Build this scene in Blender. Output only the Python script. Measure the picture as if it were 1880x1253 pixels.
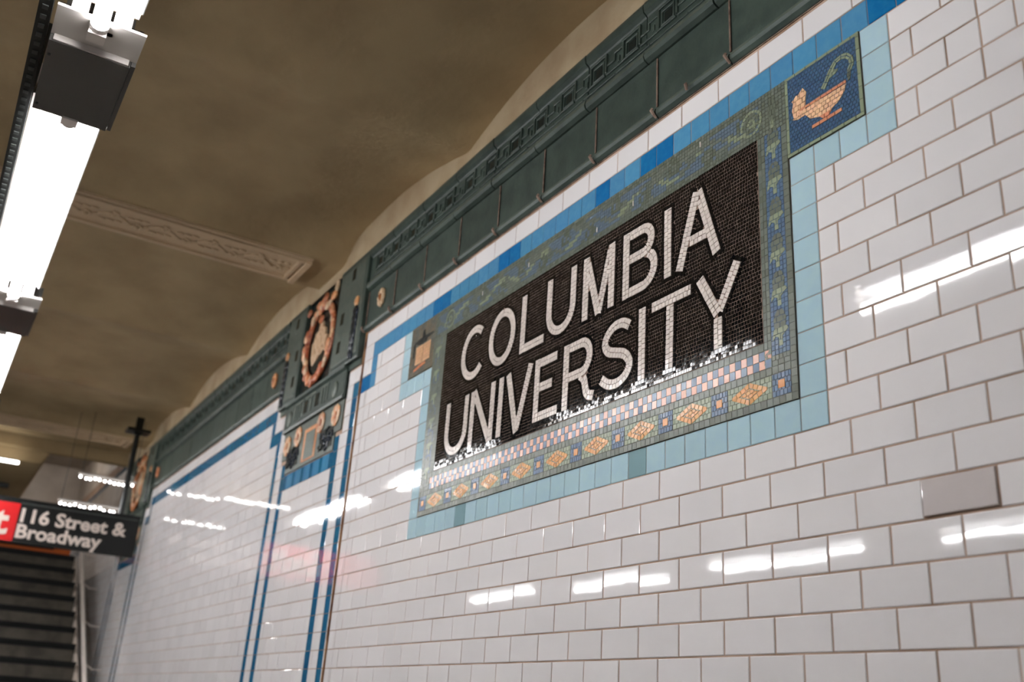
import bpy, bmesh, math, random
from mathutils import Vector, Matrix, noise
random.seed(116)
for o in list(bpy.data.objects): bpy.data.objects.remove(o)
SC = bpy.context.scene; COL = SC.collection
T = 0.0775            # one tile course (3 inch tile + joint) in metres
Z0 = 2.239            # height of the underside of the name panel border
def W(u, y, v): return (u*T, y*T, Z0+v*T)      # wall units -> metres (u along the wall, y off the wall, v up)

# ------------------------------------------------------------------ camera, world, exposure
def srgb(r, g, b):
    f = lambda c: (c/255/12.92) if c/255 <= .04045 else ((c/255+.055)/1.055)**2.4
    return (f(r), f(g), f(b), 1)
cd = bpy.data.cameras.new('camera'); cam = bpy.data.objects.new('camera', cd); COL.objects.link(cam)
SC.camera = cam
yaw, pit, rol = -1.05111244, 0.377131347, 0.0704270145
fw = Vector((math.sin(yaw)*math.cos(pit), math.cos(yaw)*math.cos(pit), math.sin(pit)))
rt = fw.cross(Vector((0, 0, 1))).normalized(); up = rt.cross(fw)
c_, s_ = math.cos(rol), math.sin(rol)
rt, up = c_*rt+s_*up, -s_*rt+c_*up
M = Matrix((rt, up, -fw)).transposed().to_4x4(); M.translation = Vector(W(17.6200382, -20.2804978, -8.24693360))
cam.matrix_world = M
cd.sensor_width = 36; cd.lens = 1779.037/1880*36; cd.sensor_fit = 'HORIZONTAL'
cd.clip_start = .02; cd.clip_end = 100
cd.dof.use_dof = True
cd.dof.focus_distance = (Vector(W(-5.5, 0, 6))-M.translation).dot(fw)
cd.dof.aperture_fstop = 2.7
wd = bpy.data.worlds.new('world'); SC.world = wd; wd.use_nodes = True
wd.node_tree.nodes['Background'].inputs[0].default_value = (.5, .47, .42, 1)
wd.node_tree.nodes['Background'].inputs[1].default_value = .05
vs = SC.view_settings; vs.view_transform = 'Standard'; vs.look = 'None'; vs.gamma = 1; vs.use_curve_mapping = False
vs.exposure = 2.1
TUBE_POWER = 17.0

# ------------------------------------------------------------------ materials
def mat(name, col, rough=.5, spec=.5, var=0, isl=False, noisec=None, nscale=20, bump=0, bscale=60, emit=0, metal=0, coat=0, dirt=None, bdist=.002):
    m = bpy.data.materials.new(name); m.use_nodes = True
    nt = m.node_tree; N = nt.nodes; L = nt.links; b = N['Principled BSDF']
    b.inputs['Roughness'].default_value = rough; b.inputs['Specular IOR Level'].default_value = spec
    b.inputs['Metallic'].default_value = metal
    if coat: b.inputs['Coat Weight'].default_value = coat; b.inputs['Coat Roughness'].default_value = .03
    base = N.new('ShaderNodeRGB'); base.outputs[0].default_value = col; out = base.outputs[0]
    tc = N.new('ShaderNodeNewGeometry')
    if noisec:
        nz = N.new('ShaderNodeTexNoise'); nz.inputs['Scale'].default_value = nscale; nz.inputs['Detail'].default_value = 5
        L.new(tc.outputs['Position'], nz.inputs['Vector'])
        cr = N.new('ShaderNodeValToRGB'); cr.color_ramp.elements[0].position = .38; cr.color_ramp.elements[1].position = .66
        L.new(nz.outputs['Fac'], cr.inputs[0])
        mx = N.new('ShaderNodeMix'); mx.data_type = 'RGBA'; L.new(cr.outputs[0], mx.inputs[0])
        L.new(out, mx.inputs[6]); mx.inputs[7].default_value = noisec; out = mx.outputs[2]
    if var:
        if isl: src = tc.outputs['Random Per Island']
        else:
            oi = N.new('ShaderNodeObjectInfo'); src = oi.outputs['Random']
        mr = N.new('ShaderNodeMapRange'); mr.inputs[3].default_value = 1-var; mr.inputs[4].default_value = 1+var
        L.new(src, mr.inputs[0])
        hs = N.new('ShaderNodeHueSaturation'); L.new(mr.outputs[0], hs.inputs['Value'])
        m2 = N.new('ShaderNodeMapRange'); m2.inputs[3].default_value = .5-var*.06; m2.inputs[4].default_value = .5+var*.06
        ml = N.new('ShaderNodeMath'); ml.operation = 'FRACT'; mm = N.new('ShaderNodeMath'); mm.operation = 'MULTIPLY'; mm.inputs[1].default_value = 7.31
        L.new(src, mm.inputs[0]); L.new(mm.outputs[0], ml.inputs[0]); L.new(ml.outputs[0], m2.inputs[0]); L.new(m2.outputs[0], hs.inputs['Hue'])
        L.new(out, hs.inputs['Color']); out = hs.outputs[0]
    L.new(out, b.inputs['Base Color'])
    if bump:
        nb = N.new('ShaderNodeTexNoise'); nb.inputs['Scale'].default_value = bscale; nb.inputs['Detail'].default_value = 3
        L.new(tc.outputs['Position'], nb.inputs['Vector'])
        bp = N.new('ShaderNodeBump'); bp.inputs['Strength'].default_value = bump; bp.inputs['Distance'].default_value = bdist
        L.new(nb.outputs['Fac'], bp.inputs['Height']); L.new(bp.outputs[0], b.inputs['Normal'])
        if coat: L.new(bp.outputs[0], b.inputs['Coat Normal'])
    if emit:
        b.inputs['Emission Color'].default_value = col; b.inputs['Emission Strength'].default_value = emit
    return m
def glazed(name, col, var=.03, isl=False, rough=.035, bump=.05, bscale=7, **k):
    return mat(name, col, rough, .5, var, isl, bump=bump, bscale=bscale, bdist=.004, **k)
WHT = srgb(220, 217, 217)
m_tile = glazed('white glazed tile', WHT, .035)
m_tile_i = glazed('white glazed tile far', WHT, .04, True)
m_tile_odd = glazed('greyish replacement tile', srgb(196, 188, 186), .0)
m_mortar = mat('tan mortar', srgb(180, 154, 136), .9, .2, noisec=srgb(142, 116, 96), nscale=7, bump=.4, bscale=300)
m_lblue = glazed('light blue tile', srgb(166, 194, 206), .05, noisec=srgb(170, 198, 205), nscale=30)
m_lblue_odd = glazed('sea green tile', srgb(128, 158, 164), .02)
m_blue = glazed('blue tile', srgb(70, 130, 170), .06, noisec=srgb(80, 138, 174), nscale=40)
m_blue_d = glazed('deep blue tile', srgb(14, 100, 156), .04, noisec=srgb(24, 110, 164), nscale=40)
m_teal = glazed('teal blue tile', srgb(28, 92, 128), .1, noisec=srgb(40, 106, 138), nscale=40)
m_green = glazed('dark green faience', srgb(64, 77, 70), .12, rough=.4, bump=.3, bscale=50, noisec=srgb(50, 62, 57), nscale=14)
m_green_l = glazed('worn green faience edge', srgb(88, 94, 84), .1, rough=.5, bump=.3, bscale=60, noisec=srgb(70, 82, 74), nscale=30)
m_green_d = glazed('blackish green glaze', srgb(22, 32, 32), .1, rough=.25)
m_navy = glazed('navy glaze', srgb(22, 32, 48), .1, rough=.2)
m_orange = glazed('orange glaze', srgb(196, 122, 74), .15, rough=.3, noisec=srgb(206, 156, 112), nscale=45)
m_orange_d = glazed('russet glaze', srgb(146, 78, 46), .2, rough=.3, noisec=srgb(190, 124, 76), nscale=50)
m_cream = glazed('cream glaze', srgb(206, 180, 148), .08, rough=.35, noisec=srgb(176, 138, 104), nscale=50)
m_black_t = mat('black glass tesserae', srgb(15, 15, 16), .05, .4, .4, True)
m_white_t = mat('white tesserae', srgb(216, 205, 196), .12, .5, .06, True)
m_grout_d = mat('brown mosaic grout', srgb(150, 128, 114), .9, .2, noisec=srgb(104, 84, 74), nscale=30)
m_grout_g = mat('grey green mosaic grout', srgb(104, 102, 90), .9, .2, noisec=srgb(84, 82, 72), nscale=30)
m_g1 = mat('olive green tesserae', srgb(104, 110, 98), .3, .4, .1, True, noisec=srgb(92, 100, 92), nscale=18)
m_g2 = mat('pale green tesserae', srgb(130, 140, 114), .3, .4, .1, True)
m_g3 = mat('dark olive tesserae', srgb(88, 94, 80), .3, .4, .1, True)
m_g4 = mat('grey blue tesserae', srgb(90, 106, 120), .3, .4, .1, True)
m_b1 = mat('cobalt tesserae', srgb(86, 108, 134), .25, .4, .08, True)
m_b2 = mat('deep blue tesserae', srgb(62, 90, 120), .22, .4, .12, True)
m_pink = mat('salmon tesserae', srgb(214, 164, 142), .25, .4, .08, True)
m_amber = mat('amber tesserae', srgb(206, 146, 88), .25, .4, .1, True)
m_shell = mat('pale orange tesserae', srgb(228, 182, 144), .25, .4, .12, True)
m_rose = mat('rose tesserae', srgb(206, 136, 102), .25, .4, .1, True)
m_peach = mat('peach tesserae', srgb(205, 160, 122), .3, .4, .08, True)
m_brown_t = mat('brown tesserae', srgb(112, 100, 80), .3, .4, .16, True, noisec=srgb(92, 96, 92), nscale=24)
m_dark_t = mat('slate tesserae', srgb(40, 44, 46), .3, .4, .2, True)
m_ceil = mat('aged ceiling paint', srgb(182, 160, 122), .72, .25, noisec=srgb(164, 142, 106), nscale=2.5, bump=.55, bscale=22, bdist=.006)
m_lun = mat('ceiling paint in lit tone', srgb(186, 168, 138), .75, .2, noisec=srgb(170, 148, 118), nscale=5, bump=.5, bscale=35, bdist=.004)  # same paint as the ceiling, with the lunette's brighter light put into the colour
m_plaster = mat('painted plaster ornament', srgb(206, 182, 150), .7, .25, bump=.4, bscale=50)
m_rust = mat('rust stained joint', srgb(150, 112, 78), .8, .2, noisec=srgb(88, 52, 34), nscale=12, bump=.4, bscale=90)
m_steel = mat('dark enamelled steel', srgb(84, 82, 78), .45, .4, bump=.1, bscale=400)
m_steel_l = mat('light enamelled steel', srgb(196, 190, 184), .35, .4)
m_refl = mat('white reflector enamel', srgb(245, 245, 245), .3, .5)
m_strut = mat('black steel strut', srgb(34, 36, 34), .5, .4)
m_tube = mat('lit fluorescent tube', (.985, .985, 1, 1), .3, .2, emit=TUBE_POWER)
m_socket = mat('lampholder plastic', srgb(212, 204, 198), .35, .4)
m_signb = mat('black sign enamel', srgb(14, 16, 15), .3, .4)
m_signr = mat('red sign enamel', srgb(205, 24, 28), .3, .4)
m_signw = mat('white sign lettering', srgb(208, 194, 184), .35, .4)
m_signg = mat('grey sign rule', srgb(70, 74, 72), .35, .4)
m_stair = mat('worn grey stair riser', srgb(84, 78, 68), .6, .25, noisec=srgb(64, 59, 52), nscale=8)
m_shade_line = mat('black step shade and beam line', srgb(12, 14, 12), .6, .3)  # black puts the shade gap under the step edges into the colour
m_oran = mat('orange painted steel', srgb(190, 92, 30), .6, .3)
m_rail = mat('pale painted handrail', srgb(214, 204, 196), .3, .5)
m_floor = mat('grey concrete floor', srgb(150, 142, 132), .5, .4, noisec=srgb(124, 116, 106), nscale=2, bump=.2, bscale=40)
m_dwall = mat('sooty track wall', srgb(96, 88, 78), .7, .3, noisec=srgb(60, 54, 48), nscale=1.5)
m_pale = mat('pale stairwell plaster', srgb(196, 184, 172), .5, .4, noisec=srgb(170, 158, 146), nscale=3)
m_glint = mat('glowing reflection bead', (1, .97, .95, 1), .3, .2, emit=4.5)  # glow of the beads that imitate light reflected in tile
m_fill_strip = mat('added stairwell fill light', (1, .97, .93, 1), .3, .2, emit=6.5)  # emission of the added, unseen stairwell light
m_strip = mat('lit strip light', (1, .97, .93, 1), .3, .2, emit=2.2)

# ------------------------------------------------------------------ builders
def link(name, me, parent=None, **tags):
    o = bpy.data.objects.new(name, me); COL.objects.link(o)
    if parent: o.parent = parent
    for k, v in tags.items(): o[k] = v
    return o
def empty(name, loc, label, category, group=None):
    o = bpy.data.objects.new(name, None); COL.objects.link(o); o.location = loc; o.empty_display_size = .05
    o['label'] = label; o['category'] = category
    if group: o['group'] = group
    return o
class MB:
    """collects polygons with material indices; coordinates in wall units"""
    def __init__(s): s.v = []; s.f = []; s.mi = []; s.mats = []; s.sm = []
    def m(s, mt):
        if mt not in s.mats: s.mats.append(mt)
        return s.mats.index(mt)
    def prism(s, poly, y0, y1, mt, tilt=0, back=False, cham=0, lean=0):
        """poly: ccw list (u,v); back plane y0 (towards the wall), front plane y1 (smaller y = nearer the room)"""
        i = s.m(mt); n = len(poly); b = len(s.v)
        cu = sum(p[0] for p in poly)/n; cv = sum(p[1] for p in poly)/n
        tu = random.uniform(-tilt, tilt); tv = random.uniform(-tilt, tilt)+lean
        for (u, v) in poly: s.v.append((u, y0, v))
        if cham:
            for (u, v) in poly: s.v.append((u, y1+cham*.7, v))
            for k, (u, v) in enumerate(poly):
                a = poly[k-1]; c = poly[(k+1) % n]
                d1 = Vector((u-a[0], v-a[1])).normalized(); d2 = Vector((c[0]-u, c[1]-v)).normalized()
                nn = Vector((-d1.y-d2.y, d1.x+d2.x)); nn = nn/max(.3, nn.length**2)*2
                uu, vv = u+nn.x*cham, v+nn.y*cham
                s.v.append((uu, y1+(uu-cu)*tu+(vv-cv)*tv, vv))
            for k in range(n):
                k2 = (k+1) % n
                s.f += [(b+k, b+k2, b+n+k2, b+n+k), (b+n+k, b+n+k2, b+2*n+k2, b+2*n+k)]; s.mi += [i, i]
            s.f.append(tuple(b+2*n+k for k in range(n))); s.mi.append(i)
        else:
            for (u, v) in poly: s.v.append((u, y1+(u-cu)*tu+(v-cv)*tv, v))
            for k in range(n):
                k2 = (k+1) % n
                s.f.append((b+k, b+k2, b+n+k2, b+n+k)); s.mi.append(i)
            s.f.append(tuple(b+n+k for k in range(n))); s.mi.append(i)
        if back: s.f.append(tuple(b+k for k in reversed(range(n)))); s.mi.append(i)
    def rect(s, u0, u1, v0, v1, y0, y1, mt, tilt=0, back=False, cham=0):
        s.prism([(u0, v0), (u1, v0), (u1, v1), (u0, v1)], y0, y1, mt, tilt, back, cham)
    def box(s, x0, x1, y0, y1, z0, z1, mt):
        i = s.m(mt); b = len(s.v)
        for z in (z0, z1):
            for (x, y) in ((x0, y0), (x1, y0), (x1, y1), (x0, y1)): s.v.append((x, y, z))
        s.f += [(b+3, b+2, b+1, b), (b+4, b+5, b+6, b+7)]+[(b+k, b+(k+1) % 4, b+4+(k+1) % 4, b+4+k) for k in range(4)]
        s.mi += [i]*6
    def tube(s, pts, r, mt, n=8, caps=True, flat=1.0):
        i = s.m(mt); b = len(s.v); P = [Vector(p) for p in pts]; K = len(P)
        for k, p in enumerate(P):
            d = (P[min(k+1, K-1)]-P[max(k-1, 0)]).normalized()
            a = Vector((0, 1, 0)) if abs(d.y) < .9 else Vector((0, 0, 1))
            e1 = d.cross(a).normalized(); e2 = d.cross(e1)
            rr = r[k] if isinstance(r, (list, tuple)) else r
            for j in range(n):
                t = 2*math.pi*j/n
                s.v.append(tuple(p+e1*rr*math.cos(t)+e2*rr*flat*math.sin(t)))
        for k in range(K-1):
            for j in range(n):
                j2 = (j+1) % n
                s.f.append((b+k*n+j, b+k*n+j2, b+(k+1)*n+j2, b+(k+1)*n+j)); s.mi.append(i)
        if caps:
            s.f += [tuple(b+j for j in reversed(range(n))), tuple(b+(K-1)*n+j for j in range(n))]; s.mi += [i, i]
    def blob(s, c, r, mt, seg=8, rings=5):
        """r=(ru,ry,rv); half-squashed lump"""
        i = s.m(mt); b = len(s.v)
        s.v.append((c[0], c[1], c[2]+r[2]))
        for k in range(1, rings):
            a = math.pi*k/rings
            for j in range(seg):
                t = 2*math.pi*j/seg
                s.v.append((c[0]+r[0]*math.sin(a)*math.cos(t), c[1]+r[1]*math.sin(a)*math.sin(t), c[2]+r[2]*math.cos(a)))
        s.v.append((c[0], c[1], c[2]-r[2])); e = len(s.v)-1
        for j in range(seg):
            j2 = (j+1) % seg
            s.f.append((b, b+1+j, b+1+j2)); s.mi.append(i)
            for k in range(rings-2):
                s.f.append((b+1+k*seg+j, b+1+(k+1)*seg+j, b+1+(k+1)*seg+j2, b+1+k*seg+j2)); s.mi.append(i)
            s.f.append((b+1+(rings-2)*seg+j, e, b+1+(rings-2)*seg+j2)); s.mi.append(i)
    def sweep(s, prof, u0, u1, mt, matf=None, ends=True):
        """profile list of (y,v) extruded along u"""
        n = len(prof); b = len(s.v)
        for u in (u0, u1):
            for (y, v) in prof: s.v.append((u, y, v))
        for k in range(n-1):
            s.f.append((b+k, b+n+k, b+n+k+1, b+k+1)); s.mi.append(s.m(matf(k) if matf else mt))
        if ends:
            i = s.m(mt)
            s.f += [tuple(b+k for k in reversed(range(n))), tuple(b+n+k for k in range(n))]; s.mi += [i, i]
    def mesh(s, name, origin=(0, 0, 0), smooth=False):
        me = bpy.data.meshes.new(name)
        ox, oy, oz = origin
        me.from_pydata([((x-ox)*T, (y-oy)*T, (z-oz)*T) for x, y, z in s.v], [], s.f)
        for mt in s.mats: me.materials.append(mt)
        me.polygons.foreach_set('material_index', s.mi)
        if smooth: me.polygons.foreach_set('use_smooth', [True]*len(s.f))
        bm = bmesh.new(); bm.from_mesh(me); bmesh.ops.recalc_face_normals(bm, faces=bm.faces); bm.to_mesh(me); bm.free()
        return me
    def build(s, name, parent=None, origin=(0, 0, 0), smooth=False, pu=(0, 0, 0), **tags):
        """origin: point (wall units) used as object origin; pu: parent's origin in wall units"""
        me = s.mesh(name, origin, smooth)
        o = link(name, me, parent, **tags)
        if parent: o.location = ((origin[0]-pu[0])*T, (origin[1]-pu[1])*T, (origin[2]-pu[2])*T)
        else: o.location = W(*origin)
        return o

GAP = .025
# ================================================================== SETTING
# ---- wall with its mortar bed
UL, UR = -170, 42
mb = MB(); mb.box(UL, UR, .022, 2.5, -28.9, 22.6, m_mortar)
wall = mb.build('wall_right', origin=(-14, 1, -28.9), kind='structure')
WO = (-14, 1, -28.9)
PC = [-44.2, -105.6]                      # pilaster centres
def reserved():
    R = [(-27, 0, 0, 12), (-30, -27, 8, 12), (0, 3, 8, 12), (-34.7, 7.7, 12, 13), (-34.7, -33.9, 10, 12),
         (-36.15, -34.7, 10, 11), (6.9, 7.7, 10, 12), (7.7, 9.15, 10, 11), (-36.27, -36.03, -29, 14)]
    for c in PC:
        R += [(c-7.75, c+7.75, 12, 14), (c-5.85, c+5.85, 8, 12), (c-5.5, c+5.5, 6, 8)]
        for s in (-1, 1):
            for a, b, lo, hi in ((4.65, 5.5, -29, 8), (6.85, 7.65, -29, 11), (7.65, 9.5, 10, 11), (8.7, 9.5, 11, 12), (8.7, 31.0, 12, 13)):
                u0, u1 = (c+a, c+b) if s > 0 else (c-b, c-a)
                if c == PC[0] and s > 0 and a >= 7.6: continue
                if c == PC[1] and s < 0 and a == 8.7 and hi == 13: u0 = UL
                R.append((u0, u1, lo, hi))
    return R
RES = reserved()
tiles = []       # (u0,u1,v0)
for r in range(-28, 14):
    off = .72 if r % 2 else 1.72
    if r == 13: off = 1.83
    js = [off+2*k for k in range(-90, 24)]
    js = [j for j in js if UL < j < UR]
    if r == 9: js += [5.74]
    edges = {UL, UR}; blocks = []
    for (a, b, lo, hi) in RES:
        if lo <= r < hi: blocks.append((a, b))
    # edge column of single tiles at the joint in the wall
    if r < 10: blocks_edge = [(-36.03, -35.08)]
    else: blocks_edge = []
    blocks.sort()
    free = []; cur = UL
    for a, b in sorted(blocks):
        if a > cur: free.append((cur, a))
        cur = max(cur, b)
    if cur < UR: free.append((cur, UR))
    for a, b in free:
        cuts = sorted({a, b} | {j for j in js if a+.3 < j < b-.3} | ({-35.08} if a < -35.08 < b and r < 10 else set()))
        if -36.1 < a < -35.9 and r < 10: cuts = [c for c in cuts if not (-35.07 < c < -34.7)]
        for x0, x1 in zip(cuts, cuts[1:]): tiles.append((x0, x1, r))
CP = Vector((17.62, -20.28, -8.25))
def persp(u, v):
    d = Vector((u, 0, v))-CP; dz = d.dot(fw); return 940+1779*d.dot(rt)/dz, 626-1779*d.dot(up)/dz, dz
def vis(u, v, m=40):
    if (Vector((u, 0, v))-CP).dot(fw) < 3: return None
    x, y, z = persp(u, v)
    return z if (-m < x < 1880+m and -m < y < 1253+m) else None
cache = {}
def tile_mesh(w, h, mt, name='tile', GAP=GAP):
    if name != 'tile': GAP = .013
    key = (round(w, 2), round(h, 2), mt.name)
    if key not in cache:
        b = MB(); b.rect(-w/2+GAP, w/2-GAP, -h/2+GAP, h/2-GAP, .07, 0, mt, cham=.022)
        cache[key] = b.mesh(name)
    return cache[key]
def put_tile(name, u0, u1, v0, v1, mt, proud=0, tilt=.004, **tags):
    o = link(name, tile_mesh(u1-u0, v1-v0, mt, name), wall, **tags)
    o.location = (((u0+u1)/2-WO[0])*T, (-proud-random.random()*.008-WO[1])*T, ((v0+v1)/2-WO[2])*T)
    o.rotation_euler = (random.uniform(-tilt, tilt), 0, random.uniform(-tilt, tilt))
    return o
scored = []
for t in tiles:
    z = vis((t[0]+t[1])/2, t[2]+.5)
    scored.append(((t[1]-t[0])/(z*z) if z else 0, t))
scored.sort(reverse=True, key=lambda q: q[0])
near = [t for s, t in scored[:298]]; rest = [t for s, t in scored[298:]]
for (a, b, r) in near:
    if r == -3 and abs(a-2.72) < .1:
        put_tile('tile', a, b, r+.04, r+.98, m_tile_odd, proud=.05, label='greyish replacement tile standing proud of its neighbours')
    else: put_tile('tile', a, b, r, r+1, m_tile)
mb = MB()
for (a, b, r) in rest:
    mb.rect(a+GAP, b-GAP, r+GAP, r+1-GAP, .07, -random.random()*.008, m_tile_i, tilt=.004)
mb.build('tile', wall, origin=(-60, 0, 0), pu=WO, kind='stuff')
# ---- light blue border round the name panel
lb = [(k, k+1, 0, 1) for k in range(-27, 0)]+[(-1, 0, k, k+1) for k in range(1, 9)]+[(-27, -26, k, k+1) for k in range(1, 9)]
lb += [(k, k+1, 8, 9) for k in range(0, 3)]+[(2, 3, k, k+1) for k in range(9, 12)]
lb += [(-30, -29, 8, 9), (-29, -28, 8, 9), (-28, -27, 8, 9)]+[(-30, -29, k, k+1) for k in range(9, 12)]
lb = [q for q in lb if not (q[0] == -1 and q[2] == 0)]+[(-1, 0, 0, 1)]
for q in lb:
    odd = q[:3] in ((-9, -8, 0), (-22, -21, 0))
    put_tile('border_tile', *q, m_lblue_odd if odd else m_lblue, tilt=.006)
# ---- dark blue outline bands
def band(u0, u1, v0, v1, off=.35, mt=None):
    js = sorted({u0, u1} | {k+off for k in range(int(u0)-2, int(u1)+2) if u0+.25 < k+off < u1-.25})
    for a, b in zip(js, js[1:]):
        m = mt
        if m is None:
            c = (a+b)/2
            m = m_blue_d if (-8.7 < c < -6.6 or -11.7 < c < -10.6 or c > 2.2 or -19.2 < c < -18 or -26.7 < c < -24.8) else m_blue
        put_tile('band_tile', a, b, v0, v1, m)
def column(u0, u1, v0, v1, mt):
    for r in range(v0, v1): put_tile('band_tile', u0, u1, r, r+1, mt)
band(-34.7, 7.7, 12, 13)
column(-34.7, -33.9, 10, 12, m_blue); band(-36.03, -34.7, 10, 11, mt=m_blue_d)
column(6.9, 7.7, 10, 12, m_blue); band(7.7, 9.15, 10, 11, mt=m_blue_d)
c = PC[0]
band(c+7.65, -36.27, 10, 11, mt=m_teal)
band(c-9.5, c-7.65, 10, 11, mt=m_teal); column(c-9.5, c-8.7, 11, 12, m_teal)
band(-97.0, c-8.7, 12, 13, mt=m_teal)
column(c+6.85, c+7.65, -14, 11, m_teal); column(c-7.65, c-6.85, -14, 11, m_teal)
column(c+4.65, c+5.5, -14, 8, m_teal); column(c-5.5, c-4.65, -14, 8, m_teal)
for k in range(16):       # soldier course under the pilaster picture
    a = c-4.65+k*9.3/16; put_tile('band_tile', a, a+9.3/16, 6, 7.1, m_blue if k % 3 else m_teal)
mb = MB()                 # blue outlines of the far pilaster and below the frame
def st(u0, u1, v0, v1):
    mb.rect(u0+.03, u1-.03, v0+.03, v1-.03, .07, 0, m_teal)
c2 = PC[1]
for s in (-1, 1):
    for a, b, lo, hi in ((4.65, 5.5, -28, 8), (6.85, 7.65, -28, 11), (7.65, 9.5, 10, 11), (8.7, 9.5, 11, 12)):
        for r in range(lo, hi):
            u0, u1 = (c2+a, c2+b) if s > 0 else (c2-b, c2-a)
            st(u0, u1, r, r+1)
for a, b, lo in ((4.65, 5.5, -28), (6.85, 7.65, -28)):
    for r in range(lo, -14): st(c+a, c+b, r, r+1); st(c-b, c-a, r, r+1)
for k in range(55): st(c2-8.7-k-1, c2-8.7-k, 12, 13)
for k in range(9): st(c2-4.65+k*1.033, c2-4.65+(k+1)*1.033, 6, 7)
mb.build('band_tile', wall, origin=(-100, 0, 0), pu=WO, kind='stuff')
# ---- rust stained movement joint
mb = MB()
for k in range(60):
    v0 = -28.8+k*.715
    if v0 > 13.6: break
    w = .075+.03*noise.noise(Vector((k*.7, 3, 1)))
    mb.rect(-36.15-w, -36.15+w, v0, v0+.715, .07, -.06-.02*random.random(), m_rust)
mb.build('trim_2', origin=(-36.15, 0, -28.8), kind='structure')

# ---- green faience frieze: plain course and key-pattern course
FO = (-14, 0, 14.1)
mb = MB()
mb.box(UL+50, UR, -.02, .3, 14.08, 19.9, m_grout_d)
frieze = mb.build('trim_1', origin=FO, kind='structure')
low = [(.1, 14.10), (-.12, 14.12), (-.30, 14.22), (-.36, 14.36), (-.30, 14.50), (-.16, 14.56), (-.14, 14.66), (-.16, 16.75), (-.18, 16.95), (.1, 16.98)]
upp = [(.1, 17.0), (-.3, 17.02), (-.62, 17.12), (-.74, 17.3), (-.66, 17.52), (-.5, 17.6), (-.42, 17.66), (-.42, 19.3), (-.5, 19.38), (-.78, 19.5), (-.86, 19.78), (-.78, 19.95), (.1, 20.0)]
low = [(y*.7, v) for y, v in low]; upp = [(y*.55, v) for y, v in upp]
def course(u0, u1, first, step, prof, name, mt, matf):
    js = sorted({u0, u1} | {first-step*k for k in range(-14, 32) if u0+.4 < first-step*k < u1-.4})
    for a, b in zip(js, js[1:]):
        g = MB(); g.sweep([(y+random.uniform(-.02, .02)*0, v) for y, v in prof], a+.035, b-.035, mt, matf)
        o = g.build(name, frieze, origin=((a+b)/2, 0, prof[0][1]), pu=FO)
        o.location.y += random.uniform(-.015, .015)*T
spans = [(-36.4, UR), (c2+7.8, c-7.8)]
for a, b in spans:
    course(a, b, -3.35, 4.11, low, 'frieze_block', m_green, lambda k: m_green_l if k in (3, 4) else m_green)
    course(a, b, -3.95, 4.11, upp, 'cornice_block', m_green, lambda k: m_green_l if k in (3, 4) else m_green)
# dripped mortar blobs at the joints of the lower course
mb = MB()
for k in range(9):
    u = -3.35-4.11*k
    mb.tube([(u, -.38, 14.42), (u-.02, -.42, 14.33), (u+.03, -.34, 14.16), (u+.02, -.2, 14.07)], [.06, .07, .06, .05], m_grout_d, 6)
    mb.tube([(u, -.16, 16.9), (u+.01, -.165, 15.6), (u, -.15, 14.6)], .035, m_grout_d, 5)
mb.tube([(-5.5, -.36, 14.45), (-5.46, -.42, 14.36), (-5.5, -.33, 14.16)], [.05, .07, .05], m_grout_d, 6)
mb.build('mortar_drip', frieze, origin=(-14, 0, 14.1), pu=FO)
# key ornament
def key_mesh():
    g = MB(); y = -.23
    def bar(u0, u1, v0, v1, h=.1, mt=m_green): g.rect(u0, u1, v0, v1, y+.05, y-h, mt, cham=.02)
    bar(-.62, .62, 19.08, 19.2); bar(-.62, -.5, 18.05, 19.08); bar(.5, .62, 18.2, 19.08); bar(-.5, .5, 18.05, 18.15)
    bar(-.4, .4, 18.86, 18.96, .07); bar(-.4, -.32, 18.28, 18.86, .07); bar(.32, .4, 18.28, 18.86, .07); bar(-.4, .4, 18.2, 18.28, .07)
    bar(.62, 1.7, 18.05, 18.17, .08); bar(.62, 1.1, 18.5, 18.6, .08); bar(1.1, 1.7, 18.85, 18.95, .08); bar(1.1, 1.2, 18.5, 18.85, .08)
    bar(1.35, 1.5, 18.3, 18.6, .06); bar(-1.1, 1.2, 17.75, 17.84, .06)
    g.rect(-.24, .24, 18.34, 18.8, y+.05, y-.03, m_green_d)
    return g.mesh('key_relief', (0, 0, 18.5), False)
km = key_mesh()
def keys(u_from, n, step=2.34):
    for k in range(n):
        u = u_from-step*k
        o = link('key_relief', km, frieze); o.location = ((u-FO[0])*T, 0, (18.5-FO[2])*T)
keys(7.35, 19); keys(-53.2, 19)
def rosette(parent, pu, u, v, y, ru, rv, mt):
    g = MB()
    for k in range(8):
        a = 2*math.pi*k/8
        g.blob((u+ru*.62*math.cos(a), y, v+rv*.62*math.sin(a)), (ru*.36, .14, rv*.36), mt, 7, 5)
    g.blob((u, y-.06, v), (ru*.34, .16, rv*.34), m_orange_d, 8, 5)
    g.rect(u-ru*.5, u+ru*.5, v-rv*.5, v+rv*.5, y+.1, y-.03, mt)
    return g.build('rosette', parent, origin=(u, y, v), pu=pu, smooth=False)
for u, mt in ((-34.05, m_cream), (-54.6, m_orange), (-96, m_orange), (7.1, m_cream)):
    rosette(frieze, FO, u, 15.75, -.2, .52, .68, mt)

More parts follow.
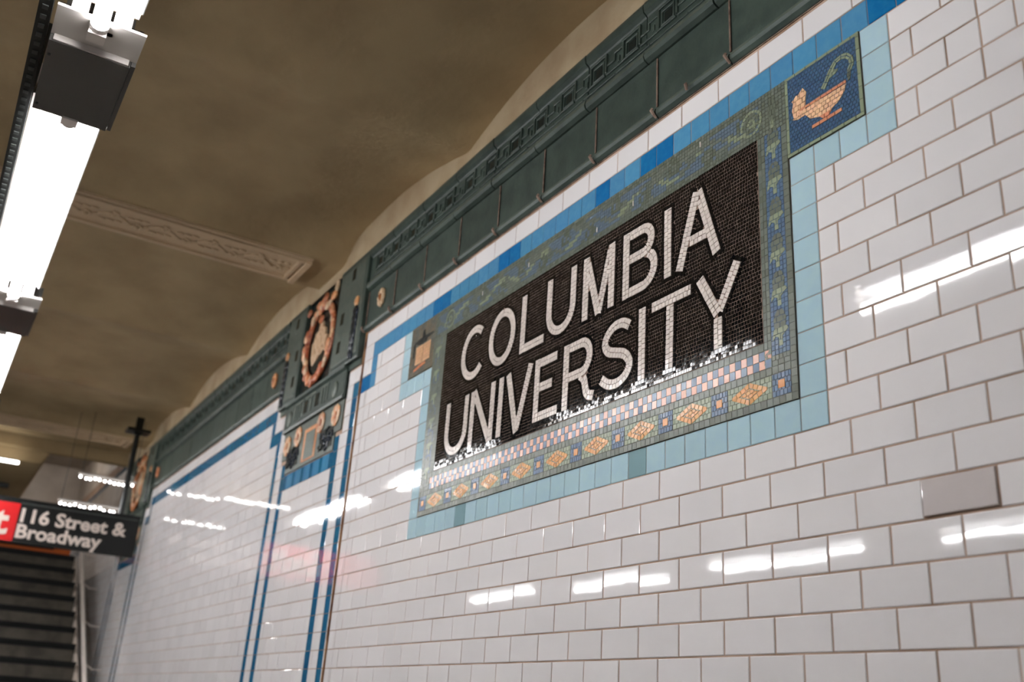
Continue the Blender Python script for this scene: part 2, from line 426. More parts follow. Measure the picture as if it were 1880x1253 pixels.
# ================================================================== CEILING
def ceil_v(u):
    # segmental plaster arches between beams 20.47 units apart; deeper spring at the pilasters
    k = (u+44.2)/20.47; f = k-math.floor(k); t = abs(f-.5)*2
    near_p = min(abs(u-c) for c in (17.2, -44.2, -105.6))
    v = 20.85+1.32*(1-t**2.0)
    if near_p < 10.3:
        d = max(0., near_p-2.6)/7.6
        v = 20.85+1.32*(1-(1-min(1, d))**4.5)
    return v
us = [UR-.6*k for k in range(int((UR+118)/.6)+1)]
ys = [.3, -.1, -1, -3, -7, -14, -25, -45, -70, -100, -135]
me = bpy.data.meshes.new('ceiling'); vv = []; ff = []
for u in us:
    for y in ys: vv.append(W(u, y, ceil_v(u)))
n = len(ys)
for a in range(len(us)-1):
    for b in range(n-1): ff.append((a*n+b, a*n+b+1, (a+1)*n+b+1, (a+1)*n+b))
k0 = len(vv)
for (u, y, v) in ((UR, .3, 24), (UR, -135, 24), (-118, -135, 24), (-118, .3, 24)): vv.append(W(u, y, v))
ff.append((k0, k0+1, k0+2, k0+3))
me.from_pydata(vv, [], ff); me.materials.append(m_ceil); me.polygons.foreach_set('use_smooth', [True]*len(ff))
ceiling = link('ceiling', me, None, kind='structure')
CO = (0, 0, -Z0/T)
mb = MB(); mb.box(-119.5, -118, -135, .3, 20.6, 24, m_ceil)
mb.build('beam', ceiling, origin=(-118.5, -60, 20.6), pu=CO)
mb = MB()       # lunette plaster above the frieze
b0 = None; i = mb.m(m_lun)
for u in us:
    mb.v += [(u, -.3, 19.93), (u, -.22-.5*max(0, ceil_v(u)-20.9)*.3, ceil_v(u)+.02)]
for k in range(len(us)-1): mb.f.append((2*k, 2*k+1, 2*k+3, 2*k+2)); mb.mi.append(i)
mb.build('trim_3', origin=(-14, 0, 20), kind='structure', smooth=True)
# plaster soffit panel with scroll ornament, under each pilaster beam
def scroll_mesh():
    g = MB(); pts = []
    for k in range(15):
        a = k/14*2*math.pi; pts.append((.55*math.sin(a), -1.6+3.2*k/14, 0))
    g.tube(pts, .1, m_plaster, 6, flat=1)
    for s in (-1, 1):
        cx, cy = s*.45, -s*.8
        sp = [(cx+(.5-.045*k)*math.cos(k*.75)*.9, cy+(.5-.045*k)*math.sin(k*.75), -.03) for k in range(10)]
        g.tube(sp, [.1-.006*k for k in range(10)], m_plaster, 6)
        g.blob((cx, cy, -.03), (.17, .17, .12), m_plaster, 7, 5)
        for q in (-.6, 0, .6):
            g.blob((cx-s*1.0+.1*q, cy+q*.8, 0), (.14, .3, .09), m_plaster, 6, 4)
    return g.mesh('scroll_ornament', smooth=True)
sm = scroll_mesh()
for ci, c in enumerate(PC):
    PO = (c, -22, 20.8)
    root = empty('plaster_panel', W(*PO), ['carved plaster soffit panel with scrollwork, running from the lights to the orange cartouche', 'carved plaster soffit panel with scrollwork by the far dark hanger pole'][ci], 'ceiling panel', 'soffit panels above the pilasters')
    g = MB()
    y0, y1 = -2.4, -44
    g.box(c-1.75, c+1.75, y1, y0, 20.72, 20.84, m_plaster)
    g.build('panel', root, origin=PO, pu=PO)
    for s in (-1, 1):
        g = MB(); g.box(c+s*1.75-.17, c+s*1.75+.17, y1, y0, 20.52, 20.84, m_plaster); g.box(c+s*2.1-.1, c+s*2.1+.1, y1, y0, 20.66, 20.84, m_plaster)
        g.build('edge_moulding', root, origin=(c+s*1.75, -22, 20.7), pu=PO)
    g = MB(); g.box(c-2.0, c+2.0, y0-.4, y0, 20.42, 20.84, m_plaster); g.box(c-1.9, c+1.9, y0-.85, y0-.62, 20.5, 20.84, m_plaster)
    g.build('end_moulding', root, origin=(c, y0, 20.7), pu=PO)
    for k in range(11):
        o = link('scroll_ornament', sm, root); o.location = (0, (-5.0-3.2*k+22)*T, (-.13)*T)

# ================================================================== floor, other walls
mb = MB(); mb.box(-119, UR, -62, 2.5, -30.5, -28.9, m_floor); mb.build('floor', origin=(-40, -30, -28.9), kind='structure')
mb = MB(); mb.box(-160, UR, -135.5, -133, -46, 24, m_dwall); mb.build('wall_left', origin=(-40, -134, -46), kind='structure')
mb = MB(); mb.box(-160, UR, -133, -62, -47, -45.5, m_dwall); mb.build('floor_2', origin=(-40, -100, -46), kind='structure')
mb = MB(); mb.box(UR, UR+1.5, -135, 2.5, -46, 24, m_dwall); mb.build('wall_back', origin=(UR, -60, -30), kind='structure')
mb = MB(); mb.box(-170, -168, -135, 2.5, -46, 46, m_pale); mb.build('wall_far', origin=(-170, -60, -30), kind='structure')
mb = MB(); mb.box(-170, -119.5, 0.05, 2.5, 14.1, 46, m_pale)
for k in range(24):
    mb.rect(-119.5-2.1*(k+1)+.04, -119.5-2.1*k-.04, 14.1, 20.4, .05, -.02, m_pale)
mb.box(-170, -119.5, -.08, .05, 20.4, 21.0, m_teal)
mb.build('wall_stairwell', origin=(-140, 0, 14), kind='structure')
mb = MB(); mb.box(-170, -118, -135, 2.5, 29, 30, m_pale); mb.build('ceiling_2', origin=(-140, -60, 45), kind='structure')

# ================================================================== NAME PANEL
NO = (-13.5, -.02, 1)
panel = empty('name_panel', W(*NO), 'large black mosaic name panel with white station name letters and green border', 'sign')
mb = MB(); mb.rect(-26, -1, 1, 12, -.018, -.056, m_grout_g); mb.rect(-24.57, -2.3, 3.1, 10.36, -.018, -.067, m_grout_d)
mb.build('grout_bed', panel, origin=NO, pu=NO)
def arc(cx, cy, rx, ry, a0, a1, n=None):
    n = n or max(6, int(abs(a1-a0)/9))
    return [(cx+rx*math.cos(math.radians(a0+(a1-a0)*k/n)), cy+ry*math.sin(math.radians(a0+(a1-a0)*k/n))) for k in range(n+1)]
def smooth(P, n=6):
    out = []
    for i in range(len(P)-1):
        p0 = P[max(i-1, 0)]; p1 = P[i]; p2 = P[i+1]; p3 = P[min(i+2, len(P)-1)]
        for k in range(n):
            t = k/n
            out.append(tuple(.5*((2*p1[j])+(-p0[j]+p2[j])*t+(2*p0[j]-5*p1[j]+4*p2[j]-p3[j])*t*t+(-p0[j]+3*p1[j]-3*p2[j]+p3[j])*t**3) for j in (0, 1)))
    return out+[P[-1]]
H1, H0, B1, B0 = 9.8, 7.0, 6.3, 3.5
LET = [
 ('C', [arc(-21.35, 8.4, 1.06, 1.2, 50, 317)]),
 ('O', [arc(-18.68, 8.38, 1.0, 1.2, 90, 448)]),
 ('L', [[(-16.8, H1), (-16.8, H0)], [(-16.6, 7.2), (-15.03, 7.2)]]),
 ('U', [[(-14.7, H1)]+arc(-13.8, 8.12, .9, .92, 180, 360)+[(-12.9, H1)]]),
 ('M', [[(-12.0, H1), (-12.0, H0)], [(-10.25, H1), (-10.25, H0)], [(-11.97, 9.75), (-11.07, 7.0)], [(-10.3, 9.75), (-11.07, 7.0)]]),
 ('B', [[(-9.32, H1), (-9.32, H0)], [(-9.1, 9.6)]+arc(-8.3, 9.09, .5, .51, 90, -90)+[(-9.1, 8.58)], arc(-8.3, 7.88, .68, .68, 78, -90)+[(-9.1, 7.2)]]),
 ('I', [[(-6.85, H1), (-6.85, H0)]]),
 ('A', [[(-6.22, H0), (-5.28, H1)], [(-5.2, H1), (-4.3, H0)], [(-5.65, 7.95), (-4.8, 7.95)]]),
 ('U', [[(-23.5, B1)]+arc(-22.56, 4.65, .94, .94, 180, 360)+[(-21.62, B1)]]),
 ('N', [[(-21.0, B1), (-21.0, B0)], [(-19.12, B1), (-19.12, B0)], [(-20.92, 6.28), (-19.2, 3.52)]]),
 ('I', [[(-18.38, B1), (-18.38, B0)]]),
 ('V', [[(-17.8, B1), (-16.87, B0-.1)], [(-15.92, B1), (-16.82, B0+.1)]]),
 ('E', [[(-15.35, B1), (-15.35, B0)], [(-15.14, 6.08), (-13.87, 6.08)], [(-15.14, 4.98), (-14.18, 4.98)], [(-15.14, 3.7), (-13.71, 3.7)]]),
 ('R', [[(-13.17, B1), (-13.17, B0)], [(-12.96, 6.09)]+arc(-12.1, 5.46, .56, .63, 90, -90)+[(-12.96, 4.83)], smooth([(-12.15, 4.72), (-11.88, 4.5), (-11.75, 4.1), (-11.62, 3.8), (-11.2, 3.66)])]),
 ('S', [smooth([(-9.02, 5.86), (-9.42, 6.09), (-9.95, 6.1), (-10.38, 5.86), (-10.54, 5.5), (-10.3, 5.16), (-9.8, 4.98), (-9.28, 4.78), (-8.97, 4.36), (-9.18, 3.97), (-9.68, 3.76), (-10.25, 3.83), (-10.72, 4.14)], 5)]),
 ('I', [[(-8.27, B1), (-8.27, B0)]]),
 ('T', [[(-7.72, 6.1), (-5.6, 6.1)], [(-6.7, 5.88), (-6.74, B0)]]),
 ('Y', [[(-5.15, B1), (-4.28, 4.72)], [(-3.33, B1), (-4.22, 4.8)], [(-4.28, 4.6), (-4.29, B0)]]),
]
def resample(P, d):
    L = [0]
    for a, b in zip(P, P[1:]): L.append(L[-1]+math.dist(a, b))
    n = max(1, round(L[-1]/d)); out = []
    for k in range(n+1):
        s = L[-1]*k/n; i = 0
        while i < len(L)-2 and L[i+1] < s: i += 1
        t = (s-L[i])/max(1e-9, L[i+1]-L[i]); out.append((P[i][0]+(P[i+1][0]-P[i][0])*t, P[i][1]+(P[i+1][1]-P[i][1])*t))
    return out
def normals(P):
    out = []
    for k in range(len(P)):
        a = P[max(k-1, 0)]; b = P[min(k+1, len(P)-1)]; d = math.dist(a, b) or 1
        out.append((-(b[1]-a[1])/d, (b[0]-a[0])/d))
    return out
# fine samples of all strokes in a hash grid
from collections import defaultdict
grid = defaultdict(list)
def addpt(p, tag): grid[(int(p[0]//.5), int(p[1]//.5))].append((p[0], p[1], tag))
for li, (ch, strokes) in enumerate(LET):
    for si, P in enumerate(strokes):
        closed = math.dist(P[0], P[-1]) < .05
        Q = resample(P, .05); k_ = 0 if closed else 3
        for p in Q[k_:len(Q)-k_]: addpt(p, (li, si))
def dist(p, skip=None, only=None):
    gx, gy = int(p[0]//.5), int(p[1]//.5); best = 9
    for i in (-1, 0, 1):
        for j in (-1, 0, 1):
            for (x, y, t) in grid.get((gx+i, gy+j), ()):
                if skip is not None and t == skip: continue
                if only is not None and t not in only: continue
                d = (x-p[0])**2+(y-p[1])**2
                if d < best: best = d
    return math.sqrt(best)
SW = .2; ring = MB()
def strip(g, P, lanes, mt, d, yf, test, g_=.012, tilt=.03, stag=0):
    for li, (a, b) in enumerate(lanes):
        Q = resample(P, d); Nn = normals(Q)
        if li % 2 and stag:
            Q2 = resample(P, d/2); Q = [Q2[0]]+Q2[1::2]+([Q2[-1]] if len(Q2) % 2 else []); Nn = normals(Q)
        for k in range(len(Q)-1):
            (x0, y0), (x1, y1) = Q[k], Q[k+1]; L = math.dist(Q[k], Q[k+1])
            if L < .05: continue
            tx, ty = (x1-x0)/L*g_, (y1-y0)/L*g_
            n0, n1 = Nn[k], Nn[k+1]
            quad = [(x0+tx+n0[0]*(a+g_), y0+ty+n0[1]*(a+g_)), (x1-tx+n1[0]*(a+g_), y1-ty+n1[1]*(a+g_)), (x1-tx+n1[0]*(b-g_), y1-ty+n1[1]*(b-g_)), (x0+tx+n0[0]*(b-g_), y0+ty+n0[1]*(b-g_))]
            cx = sum(q[0] for q in quad)/4; cy = sum(q[1] for q in quad)/4
            if not test((cx, cy)): continue
            quad = [(q[0]+random.uniform(-.006, .006), q[1]+random.uniform(-.006, .006)) for q in quad]
            g.prism(quad, -.03, yf-random.random()*.006, mt, tilt, lean=.009)
for li, (ch, strokes) in enumerate(LET):
    g = MB()
    for si, P in enumerate(strokes):
        only = [(li, q) for q in range(si)]
        strip(g, P, [(-SW, 0), (0, SW)], m_white_t, .19, -.092, lambda p: not only or dist(p, None, only) > .19, stag=1, tilt=.012)
        strip(ring, P, [(SW, SW+.15), (-SW-.15, -SW)], m_black_t, .17, -.086, lambda p: dist(p) > SW+.03, tilt=.005)
        if ch != 'O':
            for end in (0, -1):
                Q = resample(P, .1); e = Q[end]; f_ = Q[1] if end == 0 else Q[-2]
                L = math.dist(e, f_); dx, dy = (e[0]-f_[0])/L, (e[1]-f_[1])/L
                for q in (-.26, -.087, .087, .26):
                    cx, cy = e[0]+dx*.08-dy*q, e[1]+dy*.08+dx*q
                    if dist((cx, cy)) < .2: continue
                    h = .075
                    ring.prism([(cx-dx*h+dy*h, cy-dy*h-dx*h), (cx+dx*h+dy*h, cy+dy*h-dx*h), (cx+dx*h-dy*h, cy+dy*h+dx*h), (cx-dx*h-dy*h, cy-dy*h+dx*h)], -.03, -.086, m_black_t, .009)
    xs = [v[0] for v in g.v]; zs = [v[2] for v in g.v]
    g.build('letter', panel, origin=((min(xs)+max(xs))/2, -.04, min(zs)), pu=NO, label='white tesserae letter '+ch)
ring.build('letter_outline', panel, origin=(-13.5, -.04, 3.5), pu=NO, kind='stuff')
g = MB(); v = 3.11; row = 0
while v < 10.34-.05:
    u = -24.57+.01; row += 1
    while u < -2.33:
        w = random.uniform(.105, .155); u1 = min(u+w, -2.31)
        if u1-u > .05:
            c0 = ((u+u1)/2, v+.065)
            if dist(c0) > SW+.1:
                j = lambda: random.uniform(-.004, .004)
                tl = .008
                g.prism([(u+.009+j(), v+.009+j()), (u1-.009+j(), v+.009+j()), (u1-.009+j(), v+.1285+j()), (u+.009+j(), v+.1285+j())], -.03, -.072-random.random()*.006, m_black_t, tl, lean=.0105)
        u = u1
    v += .1375
g.build('field', panel, origin=(-13.5, -.04, 3.1), pu=NO, kind='stuff', label='glossy black tesserae background')
# border tesserae
def border_mat(u, v):
    mid = 11.17
    if v > 10.36:
        if v > 11.72 or v < 10.62 or u < -25.7 or u > -2.2: return m_g1 if random.random() < .7 else m_g3
        w = mid+.27*math.sin((u+2)*1.75)
        d = abs(v-w)
        if d < .1: return m_g2 if noise.noise(Vector((u*.8, 2, 1))) > 0 else m_g1
        kx = ((u+2)*1.75/math.pi) % 1; sx = abs(kx-.5)
        r = math.hypot((kx-.5)*1.8, v-(mid-.22*math.sin((u+2)*1.75)))
        if .18 < r < .34: return m_g3
        if r < .1: return m_g1
        return m_g4 if noise.noise(Vector((u*1.1, v*1.6, 4))) > -.12 else m_g1
    if u > -2.3:
        if -1.98 < u < -1.24 and v > 2.5: return m_b1
        return m_g1 if random.random() < .6 else m_g3
    if u < -24.57 and v > 3.1:
        if -25.75 < u < -25.0: return m_g4 if random.random() < .55 else m_g1
        return m_g1
    if v < 3.1: return m_g1 if random.random() < .5 else m_g3
    return m_g1
g = MB()
def bcell(u0, u1, v0, v1):
    j = lambda: random.uniform(-.004, .004)
    g.prism([(u0+.007+j(), v0+.007+j()), (u1-.007+j(), v0+.007+j()), (u1-.009+j(), v1-.007+j()), (u0+.007+j(), v1-.007+j())], -.02, -.066-random.random()*.006, border_mat((u0+u1)/2, (v0+v1)/2), .02)
def fillrect(u0, u1, v0, v1, cu, cv):
    nu = max(1, round((u1-u0)/cu)); nv = max(1, round((v1-v0)/cv))
    for b in range(nv):
        s = random.random()*.0
        for a in range(nu): bcell(u0+(u1-u0)*a/nu, u0+(u1-u0)*(a+1)/nu, v0+(v1-v0)*b/nv, v0+(v1-v0)*(b+1)/nv)
fillrect(-26, -1, 10.37, 12, .15, .15)
fillrect(-26, -24.58, 3.08, 10.36, .16, .2); fillrect(-2.29, -1.98, 2.85, 10.36, .155, .24); fillrect(-1.98, -1.24, 2.4, 10.36, .148, .16); fillrect(-1.24, -1, 1, 10.36, .24, .24)
fillrect(-26, -2.29, 2.82, 3.08, .25, .26); fillrect(-26, -1.24, 1.98, 2.22, .25, .24); fillrect(-26, -1.24, 1.0, 1.24, .25, .24)
fillrect(-26, -24.96, 2.22, 2.82, .25, .2); fillrect(-2.29, -1.98, 2.22, 2.85, .155, .25); fillrect(-1.98, -1.24, 2.22, 2.4, .25, .2)
g.build('border', panel, origin=(-13.5, -.04, 1), pu=NO, kind='stuff', label='grey green and blue tesserae border')
g = MB()
for k in range(89):
    u1 = -2.0-k*.2575; u0 = u1-.2575
    for rr in (0, 1):
        pk = (k+rr) % 2 == 0
        g.rect(u0+.008, u1-.008, 2.52-.29*rr+.008, 2.81-.29*rr-.008, -.02, -.068-random.random()*.005, m_pink if pk else m_b1, .02)
g.build('chequer', panel, origin=(-13.5, -.04, 2.3), pu=NO, kind='stuff', label='pink and blue chequered rows')
def clip(poly, a, b, c_):      # keep a*x+b*y<=c_
    out = []
    for i in range(len(poly)):
        p, q = poly[i-1], poly[i]; fp = a*p[0]+b*p[1]-c_; fq = a*q[0]+b*q[1]-c_
        if (fp <= 0) != (fq <= 0):
            t = fp/(fp-fq); out.append((p[0]+(q[0]-p[0])*t, p[1]+(q[1]-p[1])*t))
        if fq <= 0: out.append(q)
    return out
def area(P): return .5*sum(P[i-1][0]*P[i][1]-P[i][0]*P[i-1][1] for i in range(len(P)))
def mosaic(g, poly, cu, cv, y, mt, gap=.007, ang=0, brick=True, tilt=.02):
    """fill a polygon (may be concave) with tesserae clipped to it"""
    if area(poly) < 0: poly = poly[::-1]
    ca, sa = math.cos(ang), math.sin(ang)
    R = [(x*ca+z*sa, -x*sa+z*ca) for x, z in poly]
    x0 = min(p[0] for p in R); x1 = max(p[0] for p in R); z0 = min(p[1] for p in R); z1 = max(p[1] for p in R)
    nz = max(1, math.ceil((z1-z0)/cv))
    for b in range(nz):
        o = (cu/2 if b % 2 and brick else 0)
        for a in range(-1, math.ceil((x1-x0)/cu)+1):
            u0 = x0+a*cu+o; w0 = z0+b*cv
            P = R
            for (aa, bb, cc) in ((-1, 0, -(u0+gap)), (1, 0, u0+cu-gap), (0, -1, -(w0+gap)), (0, 1, w0+cv-gap)):
                P = clip(P, aa, bb, cc)
                if len(P) < 3: break
            if len(P) < 3 or abs(area(P)) < cu*cv*.025: continue
            cx = sum(p[0] for p in P)/len(P); cz = sum(p[1] for p in P)/len(P)
            P = [(cx+(p[0]-cx)*.98, cz+(p[1]-cz)*.98) for p in P]
            P = [(x*ca-z*sa, x*sa+z*ca) for x, z in P]
            g.prism(P, -.02, y-random.random()*.005, mt, tilt)
# blue squares with amber centres, pale panels with amber lozenges
g0 = None
for k in range(10):
    u = -1.63-2.65*k
    g = MB()
    mosaic(g, [(u-.37, 1.25), (u+.37, 1.25), (u+.37, 1.97), (u-.37, 1.97)], .147, .18, -.068, m_b1)
    sq = g.build('blue_square', panel, origin=(u, -.04, 1.25), pu=NO)
    g = MB(); g.rect(u-.13, u+.13, 1.49, 1.74, -.05, -.08, m_amber)
    g.build('amber_centre', sq, origin=(u, -.04, 1.49), pu=(u, -.04, 1.25))
for k in range(9):
    u = -2.955-2.65*k
    g = MB()
    mosaic(g, [(u-.93, 1.25), (u+.93, 1.25), (u+.93, 1.97), (u-.93, 1.97)], .186, .18, -.066, m_g2)
    lz = g.build('pale_square', panel, origin=(u, -.04, 1.25), pu=NO)
    g = MB(); a, b = .84, .355
    for s1 in (-1, 1):
        for s2 in (-1, 1):
            P = [(u+s1*a, 1.61), (u+.02*s1, 1.61+s2*b), (u+.02*s1, 1.61+s2*b*.52), (u+s1*a*.52, 1.61)]
            mosaic(g, P, .2, .4, -.075, m_amber, ang=math.atan2(-s2*b, s1*a), tilt=.03)
    mosaic(g, [(u-a*.46, 1.61), (u, 1.61-b*.46), (u+a*.46, 1.61), (u, 1.61+b*.46)], .17, .13, -.077, m_amber, ang=.25)
    g.build('amber_lozenge', lz, origin=(u, -.04, 1.25), pu=(u, -.04, 1.25))
# bell flowers down the blue strip
def bellflower(u, vt, mA, mB_, name='bellflower'):
    g = MB()
    mosaic(g, [(u-.23, vt-.62), (u+.23, vt-.62), (u+.26, vt-.3)]+[(u+.2*math.cos(math.radians(a)), vt-.2+.2*math.sin(math.radians(a))) for a in range(0, 181, 30)]+[(u-.26, vt-.3)], .26, .2, -.072, mA)
    mosaic(g, [(u-.25, vt-.62), (u+.28, vt-.6), (u+.33, vt-.72), (u+.2, vt-.8), (u+.08, vt-.9), (u+.1, vt-1.2), (u-.06, vt-1.2), (u-.06, vt-.92), (u-.18, vt-.86), (u-.32, vt-.98), (u-.3, vt-.8)], .22, .2, -.075, mB_)
    return g.build(name, panel, origin=(u, -.04, vt-1.2), pu=NO)
for k in range(6): bellflower(-1.6, 10.5-1.3*k, m_g3, m_g2)
for k in range(6): bellflower(-25.37, 10.5-1.3*k, m_g1, m_g2)
g = MB()
egg = [(-1.6+.2*math.cos(math.radians(a)), 11.2+.42*math.sin(math.radians(a))) for a in range(0, 360, 24)]
mosaic(g, egg, .13, .2, -.072, m_g3); mosaic(g, [(-1.66, 10.8), (-1.54, 10.8), (-1.52, 10.48), (-1.68, 10.48)], .13, .14, -.072, m_g2)
g.build('bud', panel, origin=(-1.6, -.04, 10.5), pu=NO)
for q in range(2):
    g = MB(); cx = -2.55 if q == 0 else -24.3
    for rr_, mt in ((.46, m_g2), (.3, m_g3), (.14, m_g2)):
        P = arc(cx, 11.15, rr_, rr_, 200, -140, 26)
        strip(g, P, [(-.06, .06)], mt, .15, -.073, lambda p: True)
    g.build('scroll', panel, origin=(cx, -.04, 11), pu=NO)
# a few white chips on the border
for (u, v) in ((-9.0, 10.9), (-16.7, 11.2), (-11.4, 10.75), (-5.1, 11.55), (-21.0, 11.3)):
    g = MB(); g.rect(u, u+.05, v, v+.22, -.05, -.085, m_white_t); g.build('paint_chip', panel, origin=(u, -.04, v), pu=NO)


# ================================================================== PICTURE PANELS
RO = (.5, -.02, 9)
pic = empty('lamp_picture', W(*RO), 'blue mosaic picture of an orange oil lamp at the upper right of the name panel', 'mosaic')
g = MB(); g.rect(-1, 2, 9, 12, -.018, -.056, m_grout_g); g.build('grout_bed', pic, origin=RO, pu=RO)
g = MB()
for (a, b, c0, d) in ((-1, 2, 9, 9.12), (-1, 2, 11.88, 12), (-1, -.88, 9.12, 11.88), (1.86, 2, 9.12, 11.88)):
    mosaic(g, [(a, c0), (b, c0), (b, d), (a, d)], .14 if b-a < 1 else .45, .45 if b-a < 1 else .12, -.07, m_g2, brick=False)
g.build('edge_strip', pic, origin=RO, pu=RO)
g = MB(); mosaic(g, [(-.88, 9.12), (1.86, 9.12), (1.86, 11.88), (-.88, 11.88)], .135, .135, -.066, m_b2)
g.build('background', pic, origin=RO, pu=RO, kind='stuff')
g = MB()
hull = [(-.72, 10.28), (-.5, 10.18), (-.2, 10.2), (.0, 9.95), (.35, 9.82), (.8, 9.82), (1.15, 9.98), (1.36, 10.2), (1.44, 10.42), (.9, 10.42), (.2, 10.44), (-.3, 10.42)]
mosaic(g, hull, .17, .15, -.08, m_shell, tilt=.06)
mosaic(g, [(-.42, 10.43), (1.44, 10.43), (1.44, 10.55), (-.36, 10.52)], .22, .12, -.088, m_rose)
hull_o = g.build('lamp_bowl', pic, origin=(.3, -.04, 10), pu=RO)
g = MB(); mosaic(g, [(.35, 9.83), (.85, 9.83), (.72, 9.68), (.5, 9.68)], .2, .2, -.08, m_rose)
mosaic(g, [(.05, 9.54), (1.22, 9.56), (1.22, 9.68), (.05, 9.66)], .3, .14, -.082, m_rose)
g.build('lamp_foot', pic, origin=(.6, -.04, 9.5), pu=RO)
g = MB()
for dx, dz in ((0, 0), (.26, .12)):
    mosaic(g, [(-.66+dx, 10.3), (-.44+dx, 10.34), (-.4+dx, 10.7+dz), (-.36+dx, 10.9+dz), (-.5+dx, 11.12+dz), (-.72+dx+.06, 11.0+dz), (-.82+dx+.1, 10.97+dz), (-.66+dx, 10.86+dz), (-.72+dx, 10.6)], .18, .2, -.086, m_shell, tilt=.06)
g.build('lamp_spout', pic, origin=(-.5, -.04, 10.4), pu=RO)
g = MB()
sm_ = smooth([(.55, 10.72), (.72, 10.95), (.88, 11.2), (1.1, 11.42), (1.38, 11.46), (1.62, 11.3), (1.7, 11.02), (1.58, 10.82)], 4)
for w, lane in ((.1, (-.1, .0)), (.1, (0, .1))): strip(g, sm_, [lane], m_g2, .22, -.08, lambda p: True)
mosaic(g, [(.8, 10.95), (1.05, 11.0), (1.22, 11.12), (1.05, 11.15), (1.0, 11.28), (.85, 11.15)], .15, .15, -.081, m_g2)
mosaic(g, [(1.5, 10.85), (1.66, 10.82), (1.6, 10.5), (1.5, 10.45)], .15, .15, -.08, m_g3)
g.build('smoke_plume', pic, origin=(1, -.04, 10.7), pu=RO)
LO = (-27.5, -.02, 9)
pic = empty('book_picture', W(*LO), 'small brownish mosaic picture with peach block at the upper left of the name panel', 'mosaic')
g = MB(); g.rect(-29, -26, 9, 12, -.018, -.056, m_grout_g); g.build('grout_bed', pic, origin=LO, pu=LO)
g = MB(); mosaic(g, [(-28.97, 9.03), (-26.0, 9.03), (-26.0, 11.97), (-28.97, 11.97)], .18, .16, -.066, m_brown_t); g.build('background', pic, origin=LO, pu=LO, kind='stuff')
g = MB(); mosaic(g, [(-28.2, 9.6), (-27.36, 9.6), (-27.36, 10.66), (-28.2, 10.66)], .2, .18, -.08, m_peach)
mosaic(g, [(-27.3, 9.6), (-26.45, 9.6), (-26.45, 10.66), (-27.3, 10.66)], .2, .18, -.08, m_peach); g.build('pages', pic, origin=(-27.3, -.04, 9.6), pu=LO)
g = MB(); mosaic(g, [(-28.5, 11.02), (-27.6, 11.1), (-27.5, 11.5), (-27.3, 11.5), (-27.2, 11.1), (-26.2, 11.08), (-26.2, 10.98), (-26.9, 10.9), (-27.1, 10.72), (-27.8, 10.72), (-28.3, 10.9)], .18, .16, -.078, m_dark_t)
mosaic(g, [(-28.62, 10.1), (-28.4, 10.1), (-28.36, 10.95), (-28.6, 10.95)], .2, .2, -.078, m_dark_t)
g.build('dark_clasp', pic, origin=(-27.3, -.04, 10.8), pu=LO)
g = MB(); mosaic(g, [(-28.3, 9.25), (-26.9, 9.42), (-26.9, 9.56), (-27.4, 9.58), (-28.3, 9.4)], .16, .14, -.078, m_rose); g.build('red_ribbon', pic, origin=(-27.3, -.04, 9.3), pu=LO)

for o in list(COL.objects):
    if o.name in ('name_panel', 'lamp_picture', 'book_picture'): o.location.y += .02*T
